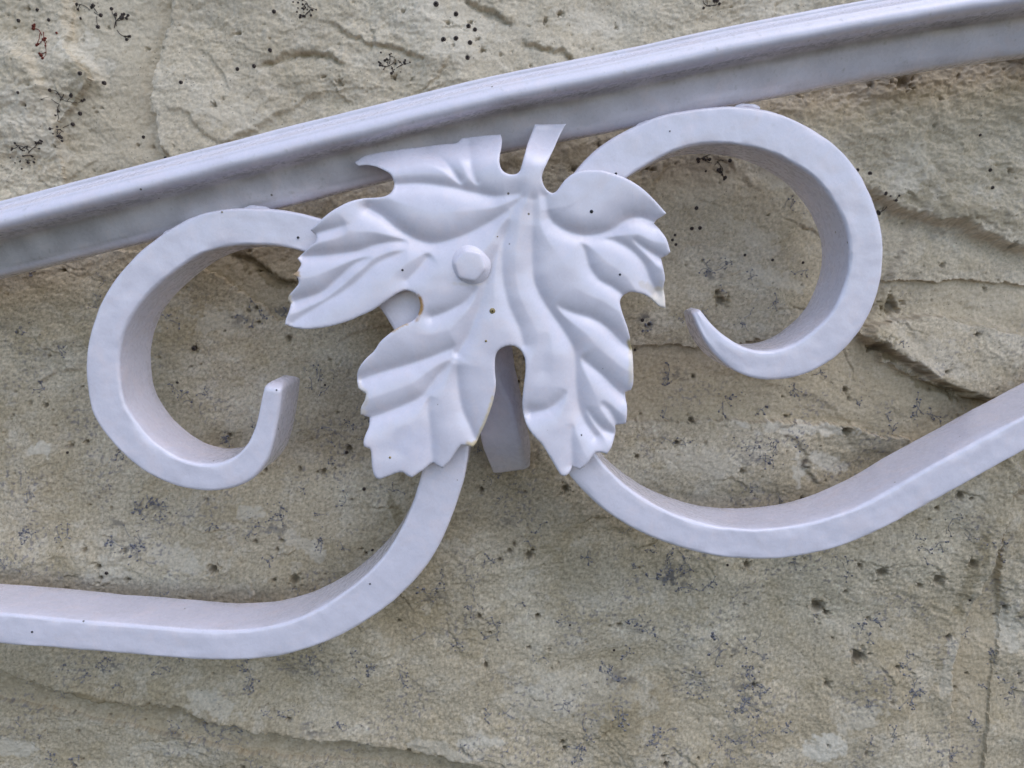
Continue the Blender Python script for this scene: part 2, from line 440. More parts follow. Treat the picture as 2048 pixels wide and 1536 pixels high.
# traced pale patches  (u, v, ru, rv, tilt)
def patch(u, v, ru, rv, tilt, colr, k=1.0, seed=0):
    global base
    c, s = math.cos(tilt), math.sin(tilt)
    r = max(ru, rv) * 1.9 + 14
    ii = np.where(((np.abs(U - u) < r) & (np.abs(V - v) < r)).any(1))[0]; jj = np.where(((np.abs(U - u) < r) & (np.abs(V - v) < r)).any(0))[0]
    if not len(ii): return
    S_ = np.s_[ii[0]:ii[-1] + 1, jj[0]:jj[-1] + 1]
    a = ((wu2[S_] - u) * c + (wv2[S_] - v) * s) / ru; b = (-(wu2[S_] - u) * s + (wv2[S_] - v) * c) / rv
    n_ = fbm(U[S_] / 26, V[S_] / 26, 4, 700 + seed, 0.6) * 0.55
    base[S_] = mixc(base[S_], colr, (1 - sstep(0.75, 1.1, np.hypot(a, b) + n_)) * k)
PALE = (0.64, 0.61, 0.53)
for i, (u, v, ru, rv, ti, k) in enumerate([
        (1640, 1480, 42, 24, -0.2, .95), (1710, 1425, 55, 20, -0.5, .45), (1650, 920, 46, 16, 0.35, .8), (1595, 930, 14, 34, 0.1, .8), (1600, 855, 110, 12, 0.06, .8),
        (1400, 925, 90, 30, 0.1, .4), (1810, 340, 36, 60, 0.8, .55), (1720, 200, 90, 26, 0.25, .5), (1560, 350, 60, 26, 0.3, .6), (1400, 370, 100, 40, 0.0, .5),
        (160, 95, 36, 34, 0.6, .75), (200, 130, 30, 14, 0.2, .6), (60, 240, 70, 70, 0.2, .45), (100, 300, 40, 24, 0.4, .5), (900, 50, 100, 46, 0.1, .45),
        (920, 110, 50, 16, 0.2, .4), (760, 372, 46, 13, -0.1, .8), (440, 1385, 60, 22, 0.3, .5), (870, 1478, 60, 14, 0.2, .5), (960, 1462, 40, 10, 0.0, .7),
        (95, 895, 26, 12, 0.1, .8), (230, 1135, 50, 24, 0.2, .4), (360, 1110, 60, 26, 0.4, .45), (620, 1090, 60, 16, 0.5, .45), (500, 1020, 26, 14, 0.1, .6),
        (440, 640, 60, 30, 0.0, .4), (2030, 1260, 26, 50, 0.0, .7), (1886, 1330, 12, 60, 0.15, .45), (1500, 470, 60, 20, 0.5, .4), (1545, 560, 60, 20, 0.3, .5),
        (1170, 40, 70, 30, 0.1, .5), (1000, 240, 70, 20, 0, .3), (480, 235, 90, 36, 0.2, .4), (1420, 1100, 50, 16, 0.2, .3), (1160, 1370, 110, 40, 0.1, .3),
        (1060, 1390, 60, 30, 0.1, .35), (1920, 1000, 60, 16, -0.6, .4), (30, 1500, 40, 24, 0.2, .7), (350, 1500, 50, 16, 0.1, .5), (1830, 700, 90, 36, 0.3, .35), (1560, 20, 80, 40, .2, .5)]):
    patch(u, v, ru, rv, ti, PALE, k, i)
for i, (u, v, ru, rv, ti, k) in enumerate([
        (170, 150, 34, 14, 0.7, .7), (190, 180, 20, 10, 0.3, .6), (150, 180, 12, 30, 0.2, .5), (1180, 200, 160, 30, 0, .2), (520, 545, 60, 16, 0.5, .6), (1900, 420, 130, 22, 0.25, .6),
        (1760, 610, 30, 12, 0.3, .7), (1760, 700, 40, 10, 0.6, .7), (1860, 775, 60, 9, 0.4, .6), (1130, 690, 0, 0, 0, 0), (300, 470, 90, 14, 0.1, .5), (1930, 1150, 16, 90, 0.3, .4),
        (200, 1380, 80, 10, 0.2, .6), (430, 1440, 90, 9, 0.2, .5), (840, 1500, 100, 8, 0.15, .5), (1820, 200, 40, 26, 0.3, .4), (1240, 1400, 100, 50, .1, .2), (40, 30, 60, 40, 0.4, .35),
        (1150, 300, 60, 40, 0.3, .45), (1020, 325, 26, 16, 0, .8), (800, 1030, 50, 12, 1.2, .45)]):
    if ru: patch(u, v, ru, rv, ti, (0.205, 0.165, 0.085), k, 40 + i)
# grey-blue lichen freckles, gathered in drifts
dr = sstep(0.0, 0.55, fbm(U / 120, V / 90, 3, 800)) * (0.35 + 0.65 * sstep(500, 900, V))
fr = fbm(U / 9, V / 8, 2, 820, 0.7)
base = mixc(base, (0.20, 0.195, 0.215), sstep(0.30, 0.55, fr) * dr * 0.7)
GREYSPOT = [(1345, 1155, 46, 34, .8), (1425, 545, 30, 26, .8), (1450, 1290, 50, 26, .6), (1280, 1245, 40, 26, .5), (250, 1090, 60, 30, .5), (300, 1010, 50, 20, .5), (870, 1192, 36, 18, .6),
            (560, 1050, 50, 20, .5), (640, 1440, 60, 14, .5), (345, 1470, 40, 12, .4), (240, 1040, 40, 20, .5), (250, 1320, 30, 10, .5), (600, 1330, 50, 20, .4), (1240, 1350, 50, 30, .5),
            (1480, 1360, 60, 30, .5), (1700, 1000, 40, 12, .5), (1330, 870, 24, 14, .4), (1470, 410, 0, 0, 0), (1130, 760, 0, 0, 0), (1290, 640, 24, 22, .8), (1712, 1308, 20, 20, .9), (1637, 1214, 16, 14, .8),
            (1880, 470, 60, 20, .5), (1350, 750, 50, 22, .5), (1500, 915, 40, 18, .5), (1010, 1040, 40, 20, .5), (90, 500, 0, 0, 0), (200, 560, 50, 12, .3), (330, 560, 0, 0, 0), (480, 640, 50, 24, .5), (560, 620, 40, 18, .6)]
for i, (u, v, ru, rv, k) in enumerate(GREYSPOT):
    if ru:
        mk = (np.abs(U - u) < ru * 1.1) & (np.abs(V - v) < rv * 1.1)
        a = (U[mk] - u) / ru; b_ = (V[mk] - v) / rv
        n_ = fbm(U[mk] / 18, V[mk] / 14, 4, 860 + i, 0.6)
        base[mk] = mixc(base[mk], (0.15, 0.145, 0.14), (1 - sstep(0.4, 1.2, np.hypot(a, b_) + 0.2)) * sstep(-0.25, 0.35, n_) * min(1, k * 1.2))
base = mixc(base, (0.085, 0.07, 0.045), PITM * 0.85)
def edge_tone(pts, w_, k, c=(0.17, 0.145, 0.10), off=3.0):  # paints shade under ledges, with dirt, into the stone colour; pale along one joint
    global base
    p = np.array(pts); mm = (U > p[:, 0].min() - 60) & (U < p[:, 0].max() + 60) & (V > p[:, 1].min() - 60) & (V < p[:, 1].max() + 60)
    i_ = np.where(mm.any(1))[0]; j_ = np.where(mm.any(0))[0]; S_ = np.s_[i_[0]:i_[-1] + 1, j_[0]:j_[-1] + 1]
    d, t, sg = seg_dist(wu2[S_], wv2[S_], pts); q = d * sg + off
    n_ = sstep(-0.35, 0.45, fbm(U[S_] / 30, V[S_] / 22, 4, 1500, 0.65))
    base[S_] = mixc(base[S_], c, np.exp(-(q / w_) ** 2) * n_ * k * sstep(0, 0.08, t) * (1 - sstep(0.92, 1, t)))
edge_tone(S1, 7, .8); edge_tone(S1, 30, .5, (0.27, 0.225, 0.15), 20); edge_tone(S3, 6, .85, (0.62, 0.60, 0.53), -6)
edge_tone(S2, 8, .8); edge_tone(S2T, 5, .3)
edge_tone([(505, 136), (540, 124), (575, 110), (620, 104), (660, 112), (705, 133)], 6, .95, (0.20, 0.15, 0.07))
edge_tone([(650, 38), (700, 68), (740, 85), (785, 97), (830, 112), (872, 128)], 5, .8, (0.20, 0.16, 0.08))
edge_tone([(915, -5), (950, 8), (1000, 34), (1030, 58)], 6, .9, (0.13, 0.11, 0.07))
edge_tone([(1035, 75), (1080, 95), (1120, 100), (1160, 132)], 5, .8, (0.22, 0.17, 0.08))
edge_tone([(440, 500), (490, 508), (520, 528), (560, 560), (610, 575)], 6, .9, (0.16, 0.13, 0.07))
edge_tone([(1560, 862), (1600, 890), (1615, 905), (1605, 930), (1640, 968)], 4, .9, (0.12, 0.10, 0.08))
base = mixc(base, (0.66, 0.625, 0.53), (1 - sstep(150, 720, V - 0.12 * (U - 1000))) * 0.36)  # upper wall colour raised to stand in for stronger light above
base = np.clip(base * np.array([1.11, 1.045, 0.985]), 0.03, 0.75)

PY = Z_WALL - H * K
def wall_y(u, v):
    """depth (px) of the wall surface seen at photograph pixel (u, v)"""
    dep = WALL_DEP
    for _ in range(4):
        p = P(u, v, dep)
        i = np.clip(np.searchsorted(XS, p[0] / K) - 1, 0, len(XS) - 2); j = np.clip(np.searchsorted(ZS, (p[2] - CAM[2]) / K) - 1, 0, len(ZS) - 2)
        dep = PY[j, i] / K
    return dep

# ---- split the face of the wall into stones and pointing
STONES = {
 'left': [(-9999, -9999), (140, -9999), (140, -200), (135, 100), (190, 160), (112, 250), (120, 330), (120, 480), (-9999, 430)],
 'wedge': [(1700, 655), (1850, 628), (2060, 678), (2400, 720), (9999, 800), (9999, 930), (2400, 860), (1960, 800), (1860, 770), (1760, 720)],
 'upright': [(1500, -9999), (9999, -9999), (9999, 640), (2400, 600), (1960, 560), (1760, 560), (1640, 400), (1500, 330), (1470, 100)],
 'top': [(345, -9999), (1500, -9999), (1470, 100), (1500, 330), (1640, 400), (1760, 560), (1640, 660), (1420, 690), (1200, 690), (1040, 740), (700, 640), (600, 470), (350, 420), (325, 300), (310, 200), (325, 100)],
 'right': [(9999, 930), (9999, 9999), (1960, 9999), (1960, 1650), (1985, 1400), (2010, 1260), (2000, 1150), (2004, 1010), (2100, 960), (2060, 900), (2400, 930)],
 'bottom': [(-9999, 1100), (-500, 1290), (0, 1400), (250, 1450), (500, 1500), (800, 1535), (1000, 1575), (1400, 1640), (1870, 1700), (1878, 9999), (-9999, 9999)],
}
reg = np.full(U.shape, 6, int)        # 6 = the large lower stone
for k, (nm, poly) in enumerate(STONES.items()):
    reg[inpoly(wu2, wv2, poly)] = k
reg[mort] = 7
nr, nc = U.shape
idx = np.arange(nr * nc).reshape(nr, nc)
quads = np.stack([idx[:-1, :-1], idx[:-1, 1:], idx[1:, 1:], idx[1:, :-1]], -1).reshape(-1, 4)
freg = reg[:-1, :-1].reshape(-1)
allv = np.stack([GX * K, PY, GZ * K + CAM[2]], -1).reshape(-1, 3)
allc = base.reshape(-1, 3)
wall = empty("stone_wall", (0, float(Z_WALL + 0.03), CAM[2] - 0.35), "rough buff limestone wall with sandy pointing, lichen and dried creeper marks behind the white ironwork", "wall")
names = ["rough_stone"] * 7 + ["mortar_joint"]
labels = ["bumpy pale stone at the top left corner of the wall", "pale wedge of stone jutting from the right edge below the scroll", "coarse brown-streaked stone at the upper right under the rail",
          "broad chipped stone across the top and behind the leaf", "sliver of stone at the lower right edge beyond the joint", "grey-brown stone along the bottom left under the long ledge",
          "largest lichen-freckled stone filling the lower half", "sandy pointing smeared between the stones"]
for k in range(8):
    fm = quads[freg == k]
    if not len(fm): continue
    used, inv = np.unique(fm, return_inverse=True)
    o = np_mesh(names[k], allv[used], inv.reshape(-1, 4), M_STONE, wall, allc[used])
    o["label"] = labels[k]
# solid body of the wall behind its face
bx0, bx1 = XS[0] * K, XS[-1] * K; bz0, bz1 = ZS[0] * K + CAM[2], ZS[-1] * K + CAM[2]
yb0, yb1 = float(PY.max()) + 0.004, float(PY.max()) + 0.15
bv = [(x, y, z) for y in (yb0, yb1) for x in (bx0, bx1) for z in (bz0, bz1)]
core = np_mesh("wall_core", np.array(bv), [(0, 2, 3, 1), (4, 5, 7, 6), (0, 1, 5, 4), (2, 6, 7, 3), (0, 4, 6, 2), (1, 3, 7, 5)], M_STONE, wall, np.tile([[0.35, 0.31, 0.24]], (8, 1)), smooth=False)

# ================================================================== IRONWORK
iron = empty("ornamental_handrail", (0, 0, CAM[2] - 0.1), "white painted wrought iron handrail with a bolted vine leaf between two C scrolls", "handrail")

# ---- handrail: moulded cap bar swept along the traced underside line
rail_line = catmull([(-900, 790), (-400, 655), (0, 553), (300, 479), (590, 409), (780, 363), (1000, 309), (1214, 266), (1499, 206), (1804, 151), (2048, 116), (2500, 62), (3100, 5)], 14)
prof = [(0, 100), (0, 74), (1, 68), (4, 62), (9, 57.5), (14, 54), (19, 51), (32, 46), (50, 40), (60, 38), (65, 36), (67, 28), (68, 12), (68.5, -8), (70, -20), (74, -28), (81, -32), (89, -31),
        (97, -26), (101.5, -21.5), (104, -21), (107, -17), (113, -7), (119, 6), (122.5, 12), (125, 12.5), (128, 11.5), (131.5, 15), (134, 23), (135, 36), (135, 60), (132, 122), (100, 124), (72, 122), (70, 110), (66, 101), (40, 100)]
verts = []; cols = []; ns_ = 200
pts = P(rail_line[:, 0], rail_line[:, 1], np.clip(60 + (520 - rail_line[:, 1]) * 0.3, 60, 98))
pts[:, 1] = 0.0
tang = np.gradient(pts, axis=0); tang /= np.linalg.norm(tang, axis=1)[:, None]
nor = np.stack([-tang[:, 2], np.zeros(len(tang)), tang[:, 0]], -1)
s_arc = np.concatenate([[0], np.cumsum(np.linalg.norm(np.diff(pts, axis=0), axis=1))]) / K
_si, _jj = np.meshgrid(s_arc, np.arange(len(prof)), indexing='ij')
_lr = 0.9 * perlin(_si / 90., _jj * 0.35, 51) + 0.45 * perlin(_si / 28., _jj * 0.5, 52)
_gr = perlin(_si / 60., _jj * .3, 53)
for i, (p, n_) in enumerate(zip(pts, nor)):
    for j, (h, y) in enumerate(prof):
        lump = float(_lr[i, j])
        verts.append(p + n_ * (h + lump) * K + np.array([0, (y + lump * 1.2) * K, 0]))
        d_ = 0.0  # tint paints shade, plus grime, into web, cove, lower lip and grooves
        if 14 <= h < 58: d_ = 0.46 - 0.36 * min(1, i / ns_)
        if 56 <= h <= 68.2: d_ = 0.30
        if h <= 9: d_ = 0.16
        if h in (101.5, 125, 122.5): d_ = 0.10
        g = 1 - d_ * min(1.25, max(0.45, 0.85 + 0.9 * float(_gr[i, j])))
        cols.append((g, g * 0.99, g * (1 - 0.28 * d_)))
npf = len(prof); ns = len(pts)
faces = []
for i in range(ns - 1):
    for j in range(npf):
        a = i * npf + j; b = i * npf + (j + 1) % npf
        faces.append((a, b, b + npf, a + npf))
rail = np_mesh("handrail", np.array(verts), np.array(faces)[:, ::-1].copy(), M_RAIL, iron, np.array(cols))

# ---- scroll bars: rounded square bar swept along a traced path, lumpy with many coats of paint
def rrect(r=0.13, k=4, nside=4):
    """unit rounded rectangle, points (a, b) with a,b in 0..1, counter-clockwise"""
    pts = []
    for cx, cy, a0 in ((1 - r, r, -90), (1 - r, 1 - r, 0), (r, 1 - r, 90), (r, r, 180)):
        for q in range(k + 1):
            a = math.radians(a0 + 90 * q / k)
            pts.append((cx + r * math.cos(a), cy + r * math.sin(a)))
    return pts
def bar(name, path, depth, front=-2.0, seed=0, tip_depth=1.0, taper_len=0.0, step=7.0, lump=1.0, rr_px=7.5):
    """path rows: (u, v, width px, depth scale)"""
    c = catmull([(a[0], a[1], a[2], a[3] if len(a) > 3 else 1.0) for a in path], step)
    for _ in range(10): c[1:-1] = 0.25 * c[:-2] + 0.5 * c[1:-1] + 0.25 * c[2:]
    t = np.gradient(c[:, :2], axis=0); t /= np.linalg.norm(t, axis=1)[:, None]
    n_ = np.stack([t[:, 1], -t[:, 0]], -1)                       # left side of travel, in image terms
    s = np.concatenate([[0], np.cumsum(np.hypot(*np.diff(c[:, :2], axis=0).T))])
    A = c[:, :2] + n_ * c[:, 2:3] / 2; B = c[:, :2] - n_ * c[:, 2:3] / 2
    PA = P(A[:, 0], A[:, 1], front); PB = P(B[:, 0], B[:, 1], front)
    verts = []; m = None
    _si, _jj = np.meshgrid(s, np.arange(40), indexing='ij')
    LP = lump * (1.3 * perlin(_si / 80., _jj * 0.22, seed) + 0.75 * perlin(_si / 24., _jj * 0.4, seed + 1))
    for i in range(len(c)):
        wpx = max(c[i, 2], 4); d = depth * c[i, 3]
        rx = min(rr_px / wpx, 0.40); ry = min(rr_px / d, 0.45)
        ring = []
        for (cx, cy, a0) in ((1 - rx, ry, -90), (1 - rx, 1 - ry, 0), (rx, 1 - ry, 90), (rx, ry, 180)):
            for q in range(6):
                a = math.radians(a0 + 90 * q / 5)
                ring.append((cx + rx * math.cos(a), cy + ry * math.sin(a)))
            # mid-side points so that faces can be uneven
        full = []
        for q in range(len(ring)):
            p0 = ring[q]; p1 = ring[(q + 1) % len(ring)]
            full.append(p0)
            if (q + 1) % 6 == 0:
                for f in (0.2, 0.4, 0.6, 0.8): full.append((p0[0] + (p1[0] - p0[0]) * f, p0[1] + (p1[1] - p0[1]) * f))
        m = len(full)
        yoff = depth * (1 - c[i, 3]) * 0.35
        for j, (a, b) in enumerate(full):
            lp = float(LP[i, j])
            p = PA[i] + (PB[i] - PA[i]) * a + np.array([0, (b * d + yoff) * K, 0])
            cen = PA[i] + (PB[i] - PA[i]) * 0.5 + np.array([0, d * 0.5 * K, 0])
            dv = p - cen; dv /= np.linalg.norm(dv) + 1e-9
            verts.append(p + dv * lp * K)
    ns = len(c); faces = []
    for i in range(ns - 1):
        for j in range(m):
            a = i * m + j; b = i * m + (j + 1) % m
            faces.append((a, b, b + m, a + m))
    # rounded closed ends
    V = list(verts)
    for end, ring0, dirn in ((0, 0, -1), (1, (ns - 1) * m, 1)):
        prev = list(range(ring0, ring0 + m))
        cen = np.mean([V[k] for k in prev], axis=0)
        tt = (np.array(P(c[-1 if end else 0, 0] + dirn * t[-1 if end else 0, 0] * 10, c[-1 if end else 0, 1] + dirn * t[-1 if end else 0, 1] * 10, front)) - P(c[-1 if end else 0, 0], c[-1 if end else 0, 1], front))
        tt /= np.linalg.norm(tt)
        for f, o in ((0.96, 0.14), (0.87, 0.32), (0.70, 0.50), (0.46, 0.64), (0.2, 0.72)):
            cur = []
            for k in range(m):
                V.append(cen + (V[ring0 + k] - cen) * f + tt * o * c[-1 if end else 0, 2] * 0.55 * K); cur.append(len(V) - 1)
            for k in range(m):
                q = (prev[k], prev[(k + 1) % m], cur[(k + 1) % m], cur[k])
                faces.append(q if end else q[::-1])
            prev = cur
        V.append(cen + tt * 0.74 * c[-1 if end else 0, 2] * 0.55 * K)
        for k in range(m):
            q = (prev[k], prev[(k + 1) % m], len(V) - 1)
            faces.append(q if end else q[::-1])
    o = np_mesh(name, np.array(V), faces, M_BAR, iron)
    bm = bmesh.new(); bm.from_mesh(o.data); bmesh.ops.recalc_face_normals(bm, faces=bm.faces); bm.to_mesh(o.data); bm.free()
    return o

BD = 135.0
left_path = [(-900, 1190, 64), (-300, 1237, 64), (0, 1258, 63), (150, 1271, 60), (300, 1283, 61), (430, 1292, 60), (530, 1287, 62), (622, 1262, 66), (706, 1217, 72), (775, 1162, 78), (822, 1106, 82), (853, 1048, 84),
             (872, 998, 84), (889, 940, 86), (894, 890, 86), (887, 820, 86), (868, 745, 85), (842, 678, 84), (813, 620, 84), (770, 564, 82), (720, 518, 80), (668, 488, 76), (612, 467, 74), (560, 456, 73), (512, 453, 75),
             (450, 455, 75), (386, 474, 76), (322, 515, 76), (266, 568, 72), (226, 630, 67), (206, 697, 66), (205, 764, 68), (215, 815, 69), (236, 850, 65), (268, 890, 61), (309, 923, 59), (356, 946, 55), (412, 956, 54),
             (455, 951, 57), (489, 936, 58), (513, 908, 53), (529, 864, 43), (538, 820, 41), (543, 792, 39), (545, 778, 36)]
right_path = [(3000, 420, 62), (2400, 690, 62), (2062, 861, 62), (1940, 927, 64), (1842, 981, 64), (1742, 1036, 62), (1652, 1070, 63), (1563, 1087, 63), (1474, 1088, 61), (1392, 1074, 60), (1312, 1046, 62), (1232, 998, 66),
              (1167, 932, 68), (1128, 865, 76), (1106, 800, 82), (1098, 720, 84), (1098, 620, 84), (1112, 520, 84), (1138, 435, 84), (1175, 378, 83), (1218, 330, 83), (1272, 296, 81), (1333, 267, 77), (1398, 253, 72),
              (1466, 250, 77), (1523, 257, 80), (1580, 278, 80), (1637, 312, 79), (1682, 357, 77), (1715, 414, 71), (1733, 481, 68), (1731, 548, 69), (1712, 608, 70), (1680, 660, 69), (1636, 699, 69), (1592, 722, 64),
              (1543, 732, 59), (1495, 725, 54), (1459, 706, 47), (1430, 679, 38, 0.9), (1411, 652, 28, 0.75), (1399, 628, 20, 0.6)]
sb1 = bar("scroll_bar", left_path, BD, seed=71); sb1["label"] = "left scroll sweeping in from the lower left and curling shut below the rail"
sb2 = bar("scroll_bar", right_path, BD, seed=91); sb2["label"] = "right scroll rising from the right edge and curling to a thin tip"

# ---- paint-filled weld beads at the four corners where the scrolls leave the rail
def weld(pl, seed, rad=6.5, front=40.0):
    c = catmull(pl, 3.0); V = []; F = []
    for i, (u, v) in enumerate(c):
        f = min(1.0, 0.3 + 0.7 * min(i, len(c) - 1 - i) / 4.0)
        p = P(u, v, front)
        for q in range(12):
            a = 2 * math.pi * q / 12
            r = rad * f * (1 + 0.35 * float(perlin(np.array(i * 0.35), np.array(q * 0.5), seed)))
            V.append(p + np.array([0.3 * math.cos(a), 1.1 * math.sin(a), math.cos(a)]) * r * K)
    for i in range(len(c) - 1):
        for q in range(12):
            a = i * 12 + q; b = i * 12 + (q + 1) % 12
            F.append((a, b, b + 12, a + 12))
    F.append(tuple(range(11, -1, -1))); F.append(tuple(range((len(c) - 1) * 12, len(c) * 12)))
    o = np_mesh("weld_bead", np.array(V), F, M_BAR, iron)
    bm = bmesh.new(); bm.from_mesh(o.data); bmesh.ops.recalc_face_normals(bm, faces=bm.faces); bm.to_mesh(o.data); bm.free()
weld([(322, 474), (342, 463), (366, 449)], 5)
weld([(486, 418), (510, 415), (540, 419)], 6, 4.5)
weld([(1262, 262), (1280, 252), (1300, 244)], 7)
weld([(1470, 213), (1495, 212), (1520, 217)], 8, 4.5)

# ---- tapering support stub behind the lobes of the leaf
secs = [  # (left u,v,dep) (arris) (right) (back)
 ((925, 640, 100), (978, 640, 70), (1022, 640, 120), (960, 640, 160)),
 ((938, 740, 104), (989, 745, 72), (1034, 735, 128), (970, 740, 170)),
 ((950, 810, 108), (1022, 813, 76), (1048, 800, 140), (985, 810, 180)),
 ((956, 870, 116), (1034, 862, 86), (1058, 858, 150), (1000, 865, 190)),
 ((962, 895, 128), (1042, 893, 100), (1064, 890, 160), (1010, 890, 200)),
 ((984, 950, 185), (1050, 940, 168), (1064, 935, 186), (1020, 935, 215)),
]
V = []; 
for s in secs:
    for q in s: V.append(P(q[0], q[1], q[2]))
F = []
for i in range(len(secs) - 1):
    for j in range(4):
        a = i * 4 + j; b = i * 4 + (j + 1) % 4
        F.append((a, b, b + 4, a + 4))
F.append((3, 2, 1, 0)); e = (len(secs) - 1) * 4; F.append((e, e + 1, e + 2, e + 3))
stub = np_mesh("support_stub", np.array(V), F, M_BAR, iron)
bm = bmesh.new(); bm.from_mesh(stub.data); bmesh.ops.recalc_face_normals(bm, faces=bm.faces); bm.to_mesh(stub.data); bm.free()
bv_ = stub.modifiers.new("bevel", 'BEVEL'); bv_.width = 10 * K; bv_.segments = 4; bv_.limit_method = 'ANGLE'; bv_.angle_limit = math.radians(20)
stub["label"] = "short square stub tapering back to the wall under the leaf"

# ================================================================== LEAF
# outline in photograph pixels; a third value 1 marks a sharp tooth or notch
OUT = [(709,324,1),(736,310),(804,298),(843,294),(880,289),(912,286),(923,277,1),(960,272),(1001,269,1),(1004,279),(1003,293),(1000,308),(999,324),(1003,338),(1012,346),(1024,349),(1034,347),(1040,341),(1044,328),
 (1050,306),(1056,285),(1065,262),(1070,249,1),(1132,248,1),(1120,270),(1107,299),(1095,324),(1087,341),(1084,355),(1087,369),(1094,380),(1104,386),(1112,383),(1120,373),(1130,360),(1145,348),(1161,342),(1180,340),
 (1204,341),(1223,346),(1253,357),(1282,375),(1307,398),(1333,427,1),(1321,435),(1313,440),(1308,447,1),(1321,461),(1333,478),(1341,504,1),(1333,511),(1322,516,1),(1327,538),(1330,557),(1327,575),(1330,596),(1331,616,1),
 (1319,613),(1309,604),(1296,593),(1282,587),(1262,584),(1251,588),(1243,595),(1240,605),(1243,620),(1249,638),(1255,655),(1260,676),(1260,686,1),(1264,698),(1266,720),(1267,750),(1266,768),(1262,780,1),(1250,784,1),
 (1251,796),(1254,812),(1254,830),(1252,847,1),(1230,850,1),(1231,864),(1227,881),(1222,896),(1214,908,1),(1202,905),(1191,905,1),(1184,914),(1173,929),(1160,939,1),(1152,936),(1145,932,1),(1140,943),(1133,951),(1124,951),
 (1116,942),(1098,911),(1083,888),(1067,871),(1055,854),(1048,834),(1045,817),(1045,797),(1048,768),(1051,742),(1050,719),(1044,704),(1033,694),(1020,691),(1007,694),(995,703),(990,719),(990,745),(992,768),(989,790),
 (983,813),(970,848),(959,871),(953,885),(945,894,1),(934,891),(922,890,1),(914,900),(901,920),(886,936,1),(878,933),(867,925,1),(859,929),(846,940),(824,955,1),(816,952),(807,945,1),(796,945),(775,953),(758,959,1),(749,952),
 (744,932),(742,902),(738,897,1),(728,893,1),(727,883),(731,869),(738,852),(739,835,1),(721,829,1),(722,815),(729,801),(732,788,1),(717,777,1),(714,760),(715,745),(721,731),(733,716),(748,702),(762,682),(786,662),(804,651),
 (823,643),(834,633),(840,616),(839,600),(830,588),(814,581),(798,585),(783,594),(763,608),(744,621),(720,632),(697,642),(658,653),(619,658),(592,656),(570,649,1),(572,638),(579,619),(582,606,1),(576,600,1),(578,591),(588,579),
 (597,567),(596,556,1),(584,549,1),(592,545),(601,532),(602,526,1),(595,517,1),(603,509),(618,495),(632,482),(632,471,1),(621,460,1),(638,443),(658,426),(677,414),(700,403),(726,397),(755,395),(771,392),(782,385),(788,373),
 (787,361),(781,349),(767,340),(751,333),(732,330),(716,331)]
def outline(pts, step=3.0):
    P3 = [(p[0], p[1], p[2] if len(p) > 2 else 0) for p in pts]; n = len(P3); out = []
    for i in range(n):
        p0, p1, p2, p3 = (np.array(P3[k % n], float) for k in (i - 1, i, i + 1, i + 2))
        a, b = p1[:2], p2[:2]
        m1 = (b - p0[:2]) / 2 if not p1[2] else (b - a) * 1.0
        m2 = (p3[:2] - a) / 2 if not p2[2] else (b - a) * 1.0
        k = max(1, int(np.hypot(*(b - a)) / step))
        for q in range(k):
            t = q / k
            out.append((2 * t ** 3 - 3 * t ** 2 + 1) * a + (t ** 3 - 2 * t ** 2 + t) * m1 + (-2 * t ** 3 + 3 * t ** 2) * b + (t ** 3 - t ** 2) * m2)
    return np.array(out)
OL = outline(OUT)
